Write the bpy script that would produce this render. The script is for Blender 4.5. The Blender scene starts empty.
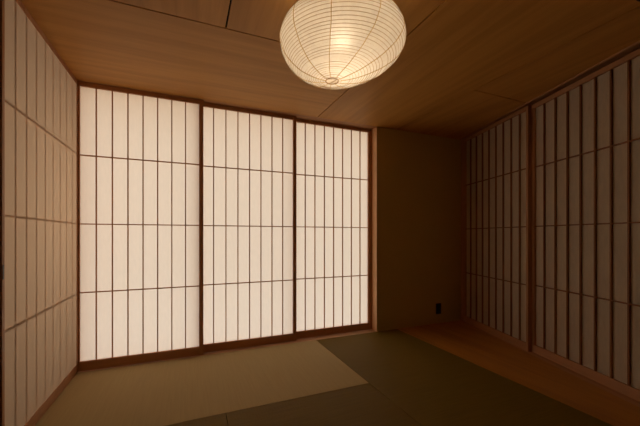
import bpy, bmesh, math, random
from mathutils import Vector, Matrix
random.seed(4)
S = bpy.context.scene
C = S.collection
PI = math.pi
R = math.radians

# ------------------------------------------------------------------ tuning
SKY = 2.0
SKY_LOW = (1.0, 0.825, 0.635)
SKY_HIGH = (0.93, 1.0, 1.08)
LAMP = 56.0
SIDE_BACKLIGHT = 9.5  # strength of the added backlight behind the left screen
H = 2.2                       # ceiling height

# ------------------------------------------------------------------ helpers
def nodes(name):
    m = bpy.data.materials.new(name)
    m.use_nodes = True
    nt = m.node_tree
    nt.nodes.clear()
    out = nt.nodes.new('ShaderNodeOutputMaterial')
    return m, nt, out

def N(nt, kind, **kw):
    n = nt.nodes.new(kind)
    for k, v in kw.items():
        if k in n.inputs:
            n.inputs[k].default_value = v
        else:
            setattr(n, k, v)
    return n

def ramp(nt, stops):
    n = nt.nodes.new('ShaderNodeValToRGB')
    e = n.color_ramp.elements
    while len(e) < len(stops):
        e.new(0.5)
    for i, (p, c) in enumerate(stops):
        e[i].position = p
        e[i].color = (c[0], c[1], c[2], 1)
    return n

def wood(name, light, dark, axis='Z', rough=0.5, ring=14.0, spec=0.35, stretch=0.06, distort=5.0):
    """grain runs along axis of the object's own space"""
    m, nt, out = nodes(name)
    L = nt.links.new
    tc = N(nt, 'ShaderNodeTexCoord')
    mp = N(nt, 'ShaderNodeMapping')
    sc = {'X': (stretch, 1, 1), 'Y': (1, stretch, 1), 'Z': (1, 1, stretch)}[axis]
    mp.inputs['Scale'].default_value = sc
    L(tc.outputs['Object'], mp.inputs['Vector'])
    n1 = N(nt, 'ShaderNodeTexNoise', Scale=ring * 0.22, Detail=3.0, Roughness=0.55)
    L(mp.outputs[0], n1.inputs['Vector'])
    # growth rings: fold a slow noise into bands
    mul = N(nt, 'ShaderNodeMath', operation='MULTIPLY')
    mul.inputs[1].default_value = distort
    L(n1.outputs['Fac'], mul.inputs[0])
    fr = N(nt, 'ShaderNodeMath', operation='PINGPONG')
    fr.inputs[1].default_value = 0.5
    L(mul.outputs[0], fr.inputs[0])
    n2 = N(nt, 'ShaderNodeTexNoise', Scale=ring * 6, Detail=4.0, Roughness=0.6)
    L(mp.outputs[0], n2.inputs['Vector'])
    add = N(nt, 'ShaderNodeMath', operation='MULTIPLY_ADD')
    add.inputs[1].default_value = 0.9
    L(fr.outputs[0], add.inputs[0])
    m2 = N(nt, 'ShaderNodeMath', operation='MULTIPLY')
    m2.inputs[1].default_value = 0.55
    L(n2.outputs['Fac'], m2.inputs[0])
    L(m2.outputs[0], add.inputs[2])
    rp = ramp(nt, [(0.25, dark), (0.75, light)])
    L(add.outputs[0], rp.inputs[0])
    b = N(nt, 'ShaderNodeBsdfPrincipled', Roughness=rough)
    b.inputs['Specular IOR Level'].default_value = spec
    L(rp.outputs[0], b.inputs['Base Color'])
    bp = N(nt, 'ShaderNodeBump', Strength=0.12, Distance=0.002)
    L(n2.outputs['Fac'], bp.inputs['Height'])
    L(bp.outputs[0], b.inputs['Normal'])
    L(b.outputs[0], out.inputs[0])
    return m

def washi(name, col, trans, trans_col=None, fibre=0.06, through=0.0):
    """mulberry paper: scatters part of the light back and lets part of it through"""
    m, nt, out = nodes(name)
    L = nt.links.new
    tc = N(nt, 'ShaderNodeTexCoord')
    mp = N(nt, 'ShaderNodeMapping')
    mp.inputs['Scale'].default_value = (60, 60, 14)
    L(tc.outputs['Object'], mp.inputs['Vector'])
    n1 = N(nt, 'ShaderNodeTexNoise', Scale=1.0, Detail=5.0, Roughness=0.65)
    L(mp.outputs[0], n1.inputs['Vector'])
    def tint(c):
        lo = tuple(x * (1 - fibre) for x in c)
        hi = tuple(min(1, x * (1 + fibre)) for x in c)
        rp = ramp(nt, [(0.3, lo), (0.7, hi)])
        L(n1.outputs['Fac'], rp.inputs[0])
        return rp.outputs[0]
    d = N(nt, 'ShaderNodeBsdfDiffuse')
    t = N(nt, 'ShaderNodeBsdfTranslucent')
    L(tint(col), d.inputs['Color'])
    L(tint(trans_col or col), t.inputs['Color'])
    mx = N(nt, 'ShaderNodeMixShader', Fac=trans)
    L(d.outputs[0], mx.inputs[1])
    L(t.outputs[0], mx.inputs[2])
    last = mx
    if through:
        g = N(nt, 'ShaderNodeBsdfRefraction', Roughness=0.85, IOR=1.35)
        g.inputs['Color'].default_value = (col[0], col[1], col[2], 1)
        m3 = N(nt, 'ShaderNodeMixShader', Fac=through)
        L(mx.outputs[0], m3.inputs[1])
        L(g.outputs[0], m3.inputs[2])
        last = m3
    L(last.outputs[0], out.inputs[0])
    return m

def plain(name, col, rough=0.6, spec=0.3, noise=0.0, scale=40, bump=0.0, metal=0.0):
    m, nt, out = nodes(name)
    L = nt.links.new
    b = N(nt, 'ShaderNodeBsdfPrincipled', Roughness=rough, Metallic=metal)
    b.inputs['Specular IOR Level'].default_value = spec
    tc = N(nt, 'ShaderNodeTexCoord')
    n1 = N(nt, 'ShaderNodeTexNoise', Scale=scale, Detail=6.0, Roughness=0.7)
    L(tc.outputs['Object'], n1.inputs['Vector'])
    rp = ramp(nt, [(0.3, tuple(x * (1 - noise) for x in col)), (0.7, tuple(min(1, x * (1 + noise)) for x in col))])
    L(n1.outputs['Fac'], rp.inputs[0])
    L(rp.outputs[0], b.inputs['Base Color'])
    if bump:
        bp = N(nt, 'ShaderNodeBump', Strength=bump, Distance=0.003)
        L(n1.outputs['Fac'], bp.inputs['Height'])
        L(bp.outputs[0], b.inputs['Normal'])
    L(b.outputs[0], out.inputs[0])
    return m

def tatami(name, axis, lo, hi):
    """woven rush; the reeds run along axis ('X' or 'Y')"""
    m, nt, out = nodes(name)
    L = nt.links.new
    tc = N(nt, 'ShaderNodeTexCoord')
    sp = N(nt, 'ShaderNodeSeparateXYZ')
    L(tc.outputs['Object'], sp.inputs[0])
    across = sp.outputs['Y' if axis == 'X' else 'X']
    along = sp.outputs['X' if axis == 'X' else 'Y']
    # reed ridges, 4 mm apart
    k = N(nt, 'ShaderNodeMath', operation='MULTIPLY')
    k.inputs[1].default_value = 2 * PI / 0.004
    L(across, k.inputs[0])
    s = N(nt, 'ShaderNodeMath', operation='SINE')
    L(k.outputs[0], s.inputs[0])
    # warp rows every 17 mm
    k2 = N(nt, 'ShaderNodeMath', operation='MULTIPLY')
    k2.inputs[1].default_value = 2 * PI / 0.017
    L(along, k2.inputs[0])
    s2 = N(nt, 'ShaderNodeMath', operation='SINE')
    L(k2.outputs[0], s2.inputs[0])
    hs = N(nt, 'ShaderNodeMath', operation='MULTIPLY_ADD')
    hs.inputs[1].default_value = 0.25
    L(s2.outputs[0], hs.inputs[0])
    L(s.outputs[0], hs.inputs[2])
    mp = N(nt, 'ShaderNodeMapping')
    mp.inputs['Scale'].default_value = (3, 90, 1) if axis == 'X' else (90, 3, 1)
    L(tc.outputs['Object'], mp.inputs['Vector'])
    n1 = N(nt, 'ShaderNodeTexNoise', Scale=1.0, Detail=4.0, Roughness=0.6)
    L(mp.outputs[0], n1.inputs['Vector'])
    rp = ramp(nt, [(0.3, lo), (0.7, hi)])
    L(n1.outputs['Fac'], rp.inputs[0])
    b = N(nt, 'ShaderNodeBsdfPrincipled', Roughness=0.6)
    b.inputs['Specular IOR Level'].default_value = 0.08
    b.inputs['Anisotropic'].default_value = 0.6
    tg = N(nt, 'ShaderNodeCombineXYZ')
    tg.inputs[0 if axis == 'X' else 1].default_value = 1.0
    L(tg.outputs[0], b.inputs['Tangent'])
    L(rp.outputs[0], b.inputs['Base Color'])
    bp = N(nt, 'ShaderNodeBump', Strength=1.0, Distance=0.0003)
    L(hs.outputs[0], bp.inputs['Height'])
    L(bp.outputs[0], b.inputs['Normal'])
    L(b.outputs[0], out.inputs[0])
    return m

def glow(name, col, strength):
    m, nt, out = nodes(name)
    e = N(nt, 'ShaderNodeEmission', Strength=strength)
    e.inputs['Color'].default_value = (*col, 1)
    nt.links.new(e.outputs[0], out.inputs[0])
    return m

# ---- mesh helpers
def box(bm, x0, x1, y0, y1, z0, z1, bevel=0.0, mat=0):
    g = bmesh.ops.create_cube(bm, size=1.0)
    M = Matrix.Translation(((x0 + x1) / 2, (y0 + y1) / 2, (z0 + z1) / 2)) @ Matrix.Diagonal((x1 - x0, y1 - y0, z1 - z0, 1))
    bmesh.ops.transform(bm, matrix=M, verts=g['verts'])
    faces = {f for v in g['verts'] for f in v.link_faces}
    for f in faces:
        f.material_index = mat
    if bevel:
        eds = list({e for v in g['verts'] for e in v.link_edges})
        bmesh.ops.bevel(bm, geom=eds, offset=bevel, segments=2, affect='EDGES', profile=0.7)
    return bm

def prism(bm, poly, z0, z1, mat=0):
    """a flat slab over the outline poly (counter-clockwise)"""
    a = [bm.verts.new((x, y, z0)) for x, y in poly]
    b = [bm.verts.new((x, y, z1)) for x, y in poly]
    fs = [bm.faces.new(list(reversed(a))), bm.faces.new(b)]
    n = len(poly)
    for i in range(n):
        fs.append(bm.faces.new([a[i], a[(i + 1) % n], b[(i + 1) % n], b[i]]))
    for f in fs:
        f.material_index = mat
    return bm

def clip(poly, px, py, nx, ny):
    """keep the side of the line through (px,py) where (p - q).n <= 0"""
    out = []
    n = len(poly)
    for i in range(n):
        a, b = poly[i], poly[(i + 1) % n]
        da = (a[0] - px) * nx + (a[1] - py) * ny
        db = (b[0] - px) * nx + (b[1] - py) * ny
        if da <= 0:
            out.append(a)
        if (da < 0 < db) or (db < 0 < da):
            t = da / (da - db)
            out.append((a[0] + (b[0] - a[0]) * t, a[1] + (b[1] - a[1]) * t))
    return out

def obj(name, bm, mats, parent=None, smooth=False, loc=None, rotz=None):
    me = bpy.data.meshes.new(name)
    bm.normal_update()
    bm.to_mesh(me)
    bm.free()
    for m in (mats if isinstance(mats, (list, tuple)) else [mats]):
        me.materials.append(m)
    if smooth:
        for p in me.polygons:
            p.use_smooth = True
    o = bpy.data.objects.new(name, me)
    C.objects.link(o)
    if parent:
        o.parent = parent
    if loc is not None:
        o.location = loc
    if rotz is not None:
        o.rotation_euler = (0, 0, rotz)
    return o

def tag(o, label, cat, group=None):
    o['label'] = label
    o['category'] = cat
    if group:
        o['group'] = group
    return o

def thing(name, label, cat, loc=(0, 0, 0), rotz=0.0, group=None):
    o = bpy.data.objects.new(name, None)
    o.empty_display_size = 0.1
    C.objects.link(o)
    o.location = loc
    o.rotation_euler = (0, 0, rotz)
    return tag(o, label, cat, group)

def struct(name, bm, m, **kw):
    o = obj(name, bm, m, **kw)
    o['kind'] = 'structure'
    return o

def B(*a, **k):
    return box(bmesh.new(), *a, **k)

def tube(bm, pts, rad, sides=6, closed=False):
    n = len(pts)
    rings = []
    for i, p in enumerate(pts):
        p = Vector(p)
        if closed:
            t = Vector(pts[(i + 1) % n]) - Vector(pts[i - 1])
        else:
            t = Vector(pts[min(i + 1, n - 1)]) - Vector(pts[max(i - 1, 0)])
        t.normalize()
        up = Vector((0, 0, 1)) if abs(t.z) < 0.9 else Vector((1, 0, 0))
        a = t.cross(up).normalized()
        b = t.cross(a).normalized()
        rings.append([bm.verts.new(p + a * (rad * math.cos(2 * PI * k / sides)) + b * (rad * math.sin(2 * PI * k / sides))) for k in range(sides)])
    for i in range(n if closed else n - 1):
        r0, r1 = rings[i], rings[(i + 1) % n]
        for k in range(sides):
            bm.faces.new([r0[k], r0[(k + 1) % sides], r1[(k + 1) % sides], r1[k]])
    if not closed:
        bm.faces.new(list(reversed(rings[0])))
        bm.faces.new(rings[-1])
    return bm

def lathe(bm, prof, seg=32, mat=0):
    rings = [[bm.verts.new((r * math.cos(2 * PI * k / seg), r * math.sin(2 * PI * k / seg), z)) for k in range(seg)] for r, z in prof]
    for a, b in zip(rings, rings[1:]):
        for k in range(seg):
            f = bm.faces.new([a[k], a[(k + 1) % seg], b[(k + 1) % seg], b[k]])
            f.material_index = mat
    return bm

# ------------------------------------------------------------------ materials
CED_L, CED_D = (0.55, 0.29, 0.14), (0.42, 0.20, 0.09)
M_woodZ = wood('cedar_upright', CED_L, CED_D, 'Z', rough=0.55)
M_woodX = wood('cedar_rail', CED_L, CED_D, 'X', rough=0.55)
M_lat = wood('cedar_lattice', (0.62, 0.31, 0.14), (0.50, 0.235, 0.10), 'Z', rough=0.6)
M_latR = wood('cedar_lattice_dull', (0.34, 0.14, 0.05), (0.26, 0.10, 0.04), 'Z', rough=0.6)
CEIL_L, CEIL_D = (0.60, 0.295, 0.066), (0.49, 0.232, 0.048)
M_ceilX = wood('ceiling_veneer_lengthwise', CEIL_L, CEIL_D, 'X', rough=0.55, ring=16, stretch=0.06, distort=6, spec=0.3)
M_ceilY = wood('ceiling_veneer_crosswise', CEIL_L, CEIL_D, 'Y', rough=0.55, ring=16, stretch=0.06, distort=6, spec=0.3)
M_floor = wood('floor_boards_wood', (0.50, 0.22, 0.032), (0.36, 0.14, 0.02), 'Y', rough=0.45, ring=12)
M_clay = plain('brown_clay_plaster', (0.60, 0.45, 0.17), rough=0.95, spec=0.05, noise=0.10, scale=120, bump=0.25)
M_sand = plain('sand_plaster', (0.13, 0.085, 0.045), rough=0.95, spec=0.05, noise=0.08, scale=120, bump=0.2)
M_dark = plain('shadow_gap', (0.02, 0.015, 0.01), rough=0.9, spec=0.05)
M_closet = plain('closet_lining', (0.18, 0.11, 0.06), rough=0.9, spec=0.05)
M_white = plain('white_plaster', (0.72, 0.68, 0.60), rough=0.9, spec=0.1)
M_paper = washi('shoji_paper', (0.86, 0.78, 0.66), 0.52, (0.93, 0.86, 0.77), fibre=0.025)
M_paperL = washi('shoji_paper_facing', (0.80, 0.66, 0.50), 0.48, (0.90, 0.78, 0.62), fibre=0.02)
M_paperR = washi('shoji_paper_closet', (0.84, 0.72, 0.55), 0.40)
M_lamp = washi('lantern_paper', (0.93, 0.85, 0.72), 0.45, (0.97, 0.89, 0.74), fibre=0.05, through=0.045)
M_rib = washi('bamboo_rib', (0.62, 0.44, 0.22), 0.45)
M_thread = washi('seam_thread', (0.78, 0.55, 0.20), 0.5)
M_bulb = glow('bulb_glow', (1.0, 0.83, 0.63), LAMP)
M_black = plain('black_plastic', (0.012, 0.011, 0.010), rough=0.45, spec=0.4)
M_slot = plain('slot_black', (0.004, 0.004, 0.004), rough=0.8)
M_pull = plain('blackened_metal', (0.035, 0.025, 0.018), rough=0.4, spec=0.5)
M_cord = plain('cord_cloth', (0.75, 0.68, 0.55), rough=0.8)
M_tatY = tatami('rush_weave_sheen_pale', 'Y', (0.455, 0.335, 0.15), (0.50, 0.37, 0.17))  # bright weave sheen of the rush put into the base colour
M_tatX = tatami('rush_weave_sheen_dark', 'X', (0.165, 0.10, 0.009), (0.21, 0.128, 0.013))  # same rush turned across, its duller sheen put into the base colour
M_stone = plain('pale_gravel', (0.48, 0.37, 0.25), rough=0.95, spec=0.05, noise=0.15, scale=30, bump=0.4)
M_bounce = plain('terrace_bounce_white', (0.84, 0.84, 0.83), rough=0.9, spec=0.1, noise=0.05)  # pale surface added to bounce light onto the window screens
M_jamb = wood('pale_jamb', (0.92, 0.60, 0.34), (0.84, 0.52, 0.28), 'Z', rough=0.6)
M_jambX = wood('pale_sill', (0.70, 0.42, 0.24), (0.58, 0.33, 0.17), 'X', rough=0.6)
M_eave = wood('added_eave_boards', (0.42, 0.24, 0.12), (0.32, 0.17, 0.08), 'X', rough=0.7)

# ------------------------------------------------------------------ right wall frame (it is not square to the room)
A = R(16.34)
DX, DY = -math.sin(A), -math.cos(A)          # along the wall, towards the camera
NX, NY = math.cos(A), -math.sin(A)           # outwards
RX, RY = 3.8617, 0.0
ROT_R = -(PI / 2 + A)
def rw(t, off):
    return (RX + DX * t + NX * off, RY + DY * t + NY * off)
LIP = -0.045
lx, ly = rw(0, LIP)

# ------------------------------------------------------------------ the shell
# floor: sub floor slab with the wooden margin on top of it
XW = 2.893
bm = bmesh.new()
box(bm, -1.45, 4.6, -3.5, 0.16, -0.20, -0.055, mat=1)
x = XW + 0.002
k = 0
while x < 3.9:
    x1 = min(x + 0.118, 3.95)
    poly = clip([(x, -3.35), (x1 - 0.0012, -3.35), (x1 - 0.0012, 0.0), (x, 0.0)], lx, ly, NX, NY)
    if len(poly) > 2:
        prism(bm, poly, -0.055, 0.0)
    x = x1
    k += 1
struct('floor', bm, [M_floor, M_closet])

# ceiling: veneered boards with thin open joints under a slab
bm = bmesh.new()
box(bm, -1.45, 4.6, -3.5, 0.16, 2.232, 2.40, mat=2)
g = 0.0043
YB = -1.04
boards = [((0.0, YB, 1.95, 0.0), 0), ((0.0, -3.35, 0.963, YB), 1), ((0.963, -3.35, 1.95, YB), 1),
          ((1.95, -3.35, 2.89, 0.0), 1), ((2.89, -1.028, 4.0, 0.0), 1), ((2.89, -3.35, 4.0, -1.028), 1)]
for (x0, y0, x1, y1), mi in boards:
    poly = [(x0 + g, y0 + g), (x1 - g, y0 + g), (x1 - g, y1 - (g if y1 < 0 else 0)), (x0 + g, y1 - (g if y1 < 0 else 0))]
    if x0 == 0.0:
        poly = [(-0.05 if px < 0.01 else px, py) for px, py in poly]
    poly = clip(poly, lx, ly, NX, NY)
    prism(bm, poly, H, H + 0.012, mat=mi)
struct('ceiling', bm, [M_ceilX, M_ceilY, M_dark])

# back wall: clay part right of the opening, piers and the bits round the opening
XP = 2.635
struct('wall_back', B(XP + 0.005, 4.6, 0.0, 0.16, -0.05, 2.24), M_clay)
struct('trim_1', B(XP, XP + 0.005, -0.001, 0.15, -0.05, H + 0.03, bevel=0.001), M_jamb)            # jamb right of the back screens
struct('trim_2', B(-0.12, -0.014, 0.021, 0.15, -0.05, H + 0.03), M_woodZ)                          # jamb behind the corner
struct('trim_3', B(-0.014, XP, 0.0, 0.15, -0.05, 0.0), M_jambX)                                     # sill
struct('trim_4', B(-0.05, XP, 0.0, 0.15, H, H + 0.03), M_woodX)                                     # head rail

# left side: next room behind the screen, plain wall towards the camera
bm = bmesh.new()
box(bm, -0.30, -0.05, -3.45, -1.048, -0.05, 2.24)
struct('wall_left', bm, M_sand)
bm = bmesh.new()                     # neighbouring room, closed, with an added backlight
box(bm, -1.45, -1.35, -1.25, 0.15, -0.05, 2.24)
box(bm, -1.35, -0.30, -1.25, -1.15, -0.05, 2.24)
box(bm, -1.35, -0.12, 0.05, 0.15, -0.05, 2.24)
struct('wall_next_room', bm, M_closet)
struct('trim_5', B(-0.045, 0.0, -1.046, 0.018, -0.05, 0.0), M_woodX)                                # left sill
struct('trim_6', B(-0.05, 0.0, -1.046, 0.018, H + 0.012, H + 0.03), M_woodX)                        # left head
# front wall behind the camera
struct('wall_front', B(-0.3, 4.2, -3.45, -3.35, -0.05, 2.24), M_sand)

# right side: closet behind the screens, plain wall from the last screen on
def rbox(bm, t0, t1, o0, o1, z0, z1, **k):
    return box(bm, t0, t1, o0, o1, z0, z1, **k)
bm = bmesh.new()
rbox(bm, -0.25, 3.7, 0.45, 0.55, -0.05, 2.24, mat=1)
rbox(bm, 2.112, 3.55, -0.044, 0.45, -0.05, 2.24)
struct('wall_right', bm, [M_clay, M_closet], loc=(RX, RY, 0), rotz=ROT_R)
struct('trim_7', rbox(bmesh.new(), -0.06, 0.044, -0.018, 0.07, 0.0, H - 0.009), M_woodZ, loc=(RX, RY, 0), rotz=ROT_R)
bm = bmesh.new()                                                                                    # right sill with two grooves
rbox(bm, -0.05, 2.112, LIP, -0.012, -0.05, -0.0008)
rbox(bm, -0.05, 2.112, -0.012, 0.45, -0.05, -0.003)
struct('trim_8', bm, M_woodX, loc=(RX, RY, 0), rotz=ROT_R)
bm = bmesh.new()                                                                                    # right head rail: lip, open groove, rail
rbox(bm, -0.05, 2.112, LIP, -0.027, H - 0.009, H + 0.032)
rbox(bm, -0.05, 2.112, -0.026, 0.45, H + 0.018, H + 0.032)
struct('trim_9', bm, M_woodX, loc=(RX, RY, 0), rotz=ROT_R)

# outside: gravel yard, plus unseen eave and terrace added to grade the light
bm = bmesh.new()
box(bm, -3.0, 6.0, 0.16, 0.30, 2.30, 2.40)
struct('ceiling_added_eave', bm, M_eave)  # unseen eave, added to dim the tops of the window screens
struct('ground_yard', B(-8, 10, 0.95, 9.0, -0.45, -0.35), M_stone)
struct('ground_bounce_terrace', B(-3, 6, 0.16, 0.95, -0.45, -0.06), M_bounce)  # unseen, added to bounce whiter light onto the screens' lower part

# ------------------------------------------------------------------ shoji screens
ZS = [0.596, 1.118, 1.641]
def screen(label, loc, rotz, width, st0, st1, bars, group, paper, lat, zs=ZS, zb=0.073, zt=2.164, zlow=0.004, ztop=2.198,
           T=0.034, face='lattice', inset=0.004, stile_mat=M_woodZ, kd=0.012, bw=0.0082, bh=0.0084):
    t = thing('shoji_screen', label, 'sliding screen', loc, rotz, group)
    obj('stile', B(0, st0, 0, T, zlow, ztop, bevel=0.0012), stile_mat, t)
    obj('stile', B(width - st1, width, 0, T, zlow, ztop, bevel=0.0012), stile_mat, t)
    obj('top_rail', B(st0, width - st1, 0.001, T - 0.001, zt, ztop, bevel=0.0008), M_woodX, t)
    obj('bottom_rail', B(st0, width - st1, 0.001, T - 0.001, zlow, zb, bevel=0.0008), M_woodX, t)
    x0, x1 = st0, width - st1
    k0 = inset if face == 'lattice' else 0.0115
    bm = bmesh.new()
    for i, x in enumerate(bars):
        box(bm, x - bw / 2, x + bw / 2, k0, k0 + kd, zb, zt)
    for z in zs:
        box(bm, x0, x1, k0 - 0.0008 if face == 'lattice' else k0 + 0.0006, k0 + kd - 0.0005, z - bh / 2, z + bh / 2)
    obj('lattice', bm, lat, t)
    yp = k0 + kd + 0.0006 if face == 'lattice' else 0.0030
    bm = bmesh.new()
    vs = [bm.verts.new(v) for v in ((x0, yp, zb), (x1, yp, zb), (x1, yp, zt), (x0, yp, zt))]
    bm.faces.new(vs)
    obj('paper', bm, paper, t)
    return t

GB = 'screens across the window wall'
Y1, Y2, Y3 = 0.012, 0.052, 0.094
def scr_back(x0, x1, st0, st1, y, first, step, label):
    bars = [first + step * i - x0 for i in range(7)]
    return screen(label, (x0, y, 0), 0, x1 - x0, st0, st1, bars, GB, M_paper, M_lat)
s1 = scr_back(-0.013, 0.890, 0.024, 0.034, Y1, 0.1145, 0.1056, 'bright backlit paper screen next to the left wall, nearest of the three window screens')
s2 = scr_back(0.847, 1.748, 0.024, 0.033, Y2, 0.977, 0.1057, 'bright backlit paper screen in the middle of the three window screens')
s3 = scr_back(1.729, XP - 0.001, 0.024, 0.044, Y3, 1.858, 0.1053, 'bright backlit paper screen beside the dark clay wall, rightmost on the window wall')

# left wall: paper faces the room, lattice shows through it
bars = [1.043 - v for v in (0.909, 0.796, 0.681, 0.566, 0.451, 0.335, 0.219, 0.103)]
sl = screen('tan paper screen forming the left wall, faint lattice showing through, black finger pull', (0.0, -1.043, 0), PI / 2, 1.058,
            0.022, 0.022, bars, None, M_paperL, M_lat, face='paper', zb=0.063, bw=0.0105, bh=0.0085, zs=[0.600, 1.121, 1.640])
obj('finger_pull', B(0.004, 0.014, -0.0015, 0.004, 0.832, 0.898, bevel=0.001), M_pull, sl)['label'] = 'black finger pull'

# right wall: lattice faces the room, dark closet behind
GR = 'closet screens on the right wall'
bars = [0.167 + 0.1108 * i - 0.045 for i in range(8)]
px, py = rw(0.045, -0.008)
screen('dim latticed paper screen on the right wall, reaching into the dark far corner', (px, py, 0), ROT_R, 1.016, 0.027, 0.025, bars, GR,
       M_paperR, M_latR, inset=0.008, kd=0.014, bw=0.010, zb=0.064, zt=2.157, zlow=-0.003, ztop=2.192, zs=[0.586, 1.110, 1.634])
bars = [1.180 + 0.1112 * i - 1.055 for i in range(8)]
px, py = rw(1.055, 0.0295)
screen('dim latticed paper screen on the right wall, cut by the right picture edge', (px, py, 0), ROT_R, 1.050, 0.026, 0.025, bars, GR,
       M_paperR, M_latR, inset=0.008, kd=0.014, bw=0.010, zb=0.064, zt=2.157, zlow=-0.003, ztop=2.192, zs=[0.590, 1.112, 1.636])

# ------------------------------------------------------------------ tatami
def mat(x0, x1, y0, y1, axis, label):
    e = 0.0016
    bm = box(bmesh.new(), x0 + e, x1 - e, y0 + e, y1 - e, -0.054, 0.0, bevel=0.0015)
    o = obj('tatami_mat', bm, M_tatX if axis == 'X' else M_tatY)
    c = ((x0 + x1) / 2, (y0 + y1) / 2)
    for v in o.data.vertices:
        v.co.x -= c[0]
        v.co.y -= c[1]
    o.location = (c[0], c[1], 0)
    tag(o, label, 'tatami mat', 'borderless tatami mats on the floor')
mat(0.0, 1.934, -0.99, 0.0, 'Y', 'pale-sheened borderless tatami mat lying along the bright window screens')
mat(0.0, 0.967, -2.93, -0.99, 'X', 'dark-sheened tatami mat in the near left, only a sliver below the pale mat')
mat(0.967, 1.934, -2.93, -0.99, 'X', 'dark-sheened tatami mat at the bottom centre, in front of the pale mat')
mat(1.934, XW, -1.96, 0.0, 'X', 'dark-sheened tatami mat between the pale mat and the wooden floor strip')
bm = bmesh.new()
box(bm, 0.0, 1.934, -3.35, -2.931, -0.054, 0.0)
box(bm, 1.935, XW, -3.35, -1.961, -0.054, 0.0)
struct('floor_near', bm, M_floor)

# ------------------------------------------------------------------ paper lantern
LX, LY, LZ = 1.3504, -1.7283, 1.8225
RAH, RAV = 0.2549, 0.1439
YAW = R(22.74)
rt = Vector((math.cos(YAW), -math.sin(YAW), 0))
fw = Vector((math.sin(YAW), math.cos(YAW), 0))
lan = thing('paper_lantern', 'round glowing white paper lantern with thin ribs hanging from the wooden ceiling', 'lantern', (LX, LY, LZ))
TH0, TH1 = R(34.0), PI - R(6.5)        # top opening, bottom ring
def drift(z):                          # the lower half sags a little to one side
    t = max(0.0, -z / RAV)
    return (rt * -0.0407 + fw * 0.030) * t ** 2.2
def shell(th, az, k=1.0):
    r = RAH * k * math.sin(th) ** 1.03
    c = math.cos(th)
    z = RAV * k * math.copysign(abs(c) ** 1.03, c)
    d = fw * (-math.cos(az)) + rt * math.sin(az)
    return Vector((0, 0, z)) + d * r + drift(z)
SEG, NR = 96, 42
ths = [TH0 + (TH1 - TH0) * i / (NR * 2 - 2) for i in range(NR * 2 - 1)]
# arc-length even spacing of the ribs
fine = [TH0 + (TH1 - TH0) * i / 800 for i in range(801)]
acc = [0.0]
for a, b in zip(fine, fine[1:]):
    acc.append(acc[-1] + (shell(a, 0) - shell(b, 0)).length)
def at_len(s):
    for i in range(800):
        if acc[i + 1] >= s:
            return fine[i] + (fine[i + 1] - fine[i]) * (s - acc[i]) / (acc[i + 1] - acc[i])
    return fine[-1]
ribs = [at_len(acc[-1] * i / (NR - 1)) for i in range(NR)]
bm = bmesh.new()
rows = []
for i in range(NR):
    rows.append((ribs[i], 1.0))
    if i < NR - 1:
        rows.append(((ribs[i] + ribs[i + 1]) / 2, 0.9955))      # the paper dips between the ribs
vr = [[bm.verts.new(shell(th, 2 * PI * k / SEG, kk)) for k in range(SEG)] for th, kk in rows]
for a, b in zip(vr, vr[1:]):
    for k in range(SEG):
        bm.faces.new([a[k], a[(k + 1) % SEG], b[(k + 1) % SEG], b[k]])
obj('shade', bm, M_lamp, lan, smooth=True)
bm = bmesh.new()
for i, th in enumerate(ribs[1:-1]):
    ph = random.uniform(0, 6.28)
    am = random.uniform(0.0, 0.0022)
    pts = [shell(th, 2 * PI * k / 72, 1.001) + Vector((0, 0, am * math.sin(2 * PI * k / 72 + ph))) for k in range(72)]
    tube(bm, pts, 0.0009, 5, closed=True)
obj('rib_coil', bm, M_rib, lan)
azs = [R(-12 + 32.7 * k + (0, 6, 7, 2, 1, 0, 2, -1, 0, -2, -2)[k]) for k in range(11)]
for az in azs:
    bm = bmesh.new()
    tube(bm, [shell(ribs[j], az + 0.003 * math.sin(j), 1.004) for j in range(0, NR)], 0.0013, 5)
    obj('seam_thread', bm, M_thread, lan)
bm = bmesh.new()
tube(bm, [shell(TH1, 2 * PI * k / 40, 1.0) for k in range(40)], 0.0022, 6, closed=True)
p = shell(TH1, R(40)); q = shell(TH1, R(215))
mid = (p + q) / 2 + rt * 0.008
tube(bm, [p, (p + mid) / 2 + rt * 0.004, mid, (q + mid) / 2 + rt * 0.003, q], 0.0013, 5)
obj('bottom_ring', bm, M_rib, lan)
bm = bmesh.new()
tube(bm, [shell(TH0, 2 * PI * k / 40, 1.0) for k in range(40)], 0.002, 6, closed=True)
obj('top_ring', bm, M_rib, lan)
bx_, by_ = 0.0, 0.0
bm = bmesh.new()
prof = [(0.0005, -0.055), (0.014, -0.052), (0.025, -0.042), (0.030, -0.027), (0.028, -0.012), (0.020, 0.004), (0.014, 0.020), (0.013, 0.030)]
lathe(bm, prof, 24)
obj('bulb', bm, M_bulb, lan, smooth=True, loc=(0, 0, 0.016))
bm = bmesh.new()
lathe(bm, [(0.0005, 0.031), (0.018, 0.031), (0.019, 0.036), (0.019, 0.085), (0.010, 0.095), (0.004, 0.10), (0.0005, 0.10)], 24)
obj('socket', bm, M_black, lan, smooth=True, loc=(0, 0, 0.016))
obj('cord', tube(bmesh.new(), [(0, 0, 0.112), (0, 0, H - LZ - 0.02)], 0.003, 8), M_cord, lan)
bm = bmesh.new()
zc = H - LZ
lathe(bm, [(0.0005, zc - 0.026), (0.03, zc - 0.025), (0.045, zc - 0.018), (0.047, zc - 0.0005), (0.0005, zc - 0.0005)], 32)
obj('ceiling_cap', bm, M_cord, lan, smooth=True)

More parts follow.
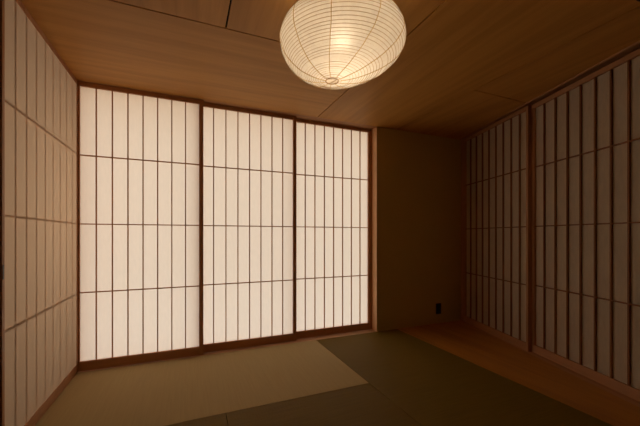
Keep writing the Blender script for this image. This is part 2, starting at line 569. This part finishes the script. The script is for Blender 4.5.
# ------------------------------------------------------------------ small things
t = thing('wall_outlet', 'small black power outlet low on the dark clay wall', 'power outlet', (3.486, 0.0, 0.172))
obj('plate', B(-0.036, 0.036, -0.007, 0.0, -0.062, 0.062, bevel=0.003), M_black, t)
for z in (0.022, -0.022):
    bm = bmesh.new()
    for x in (-0.0065, 0.0065):
        box(bm, x - 0.0012, x + 0.0012, -0.0076, -0.0066, z - 0.008, z + 0.008)
    obj('socket', bm, M_slot, t)

t = thing('recessed_downlight', 'black recessed ceiling downlight at the top right picture corner, unlit', 'ceiling light', (2.832, -2.097, H))
bm = bmesh.new()
lathe(bm, [(0.034, 0.006), (0.034, -0.002), (0.045, -0.003), (0.047, 0.0)], 40)
obj('trim_ring', bm, M_black, t, smooth=True)
bm = bmesh.new()
lathe(bm, [(0.034, -0.001), (0.020, 0.0105), (0.0005, 0.0105)], 40)
obj('reflector', bm, M_slot, t, smooth=True)

# ------------------------------------------------------------------ light
w = bpy.data.worlds.new('sky')
S.world = w
w.use_nodes = True
wt = w.node_tree
bg = wt.nodes['Background']
tc = N(wt, 'ShaderNodeTexCoord')
sp = N(wt, 'ShaderNodeSeparateXYZ')
wt.links.new(tc.outputs['Generated'], sp.inputs[0])
rp = ramp(wt, [(0.0, SKY_LOW), (0.30, SKY_LOW), (0.85, SKY_HIGH)])      # warm haze low down, whiter overhead
wt.links.new(sp.outputs['Z'], rp.inputs[0])
wt.links.new(rp.outputs[0], bg.inputs[0])
bg.inputs[1].default_value = SKY

la = bpy.data.lights.new('added_screen_backlight', 'AREA')  # unseen area light added to shine through the left screen's paper
la.shape = 'RECTANGLE'
la.size, la.size_y = 0.7, 0.65
la.energy = SIDE_BACKLIGHT
la.color = (1.0, 0.72, 0.50)
lo = bpy.data.objects.new('added_screen_backlight', la)
lo.location = (-1.2, -0.33, 1.22)
lo.rotation_euler = (PI / 2, 0, -PI / 2)
C.objects.link(lo)

# ------------------------------------------------------------------ camera
cd = bpy.data.cameras.new('camera')
cd.sensor_width = 36.0
cd.lens = 316.06 / 640 * 36.0
cd.shift_y = (235.8 - 213.0) / 640
cd.clip_start = 0.02
co = bpy.data.objects.new('camera', cd)
co.location = (0.7636, -2.8930, 1.0283)
co.rotation_euler = (PI / 2, 0, -R(22.738))
C.objects.link(co)
S.camera = co

S.view_settings.view_transform = 'Standard'
S.view_settings.look = 'None'
S.view_settings.gamma = 1.0
S.view_settings.use_curve_mapping = False
S.view_settings.exposure = 0.0
S.cycles.max_bounces = 16
S.cycles.diffuse_bounces = 10
S.cycles.transmission_bounces = 10
S.cycles.sample_clamp_indirect = 4.0
S.cycles.use_denoising = True
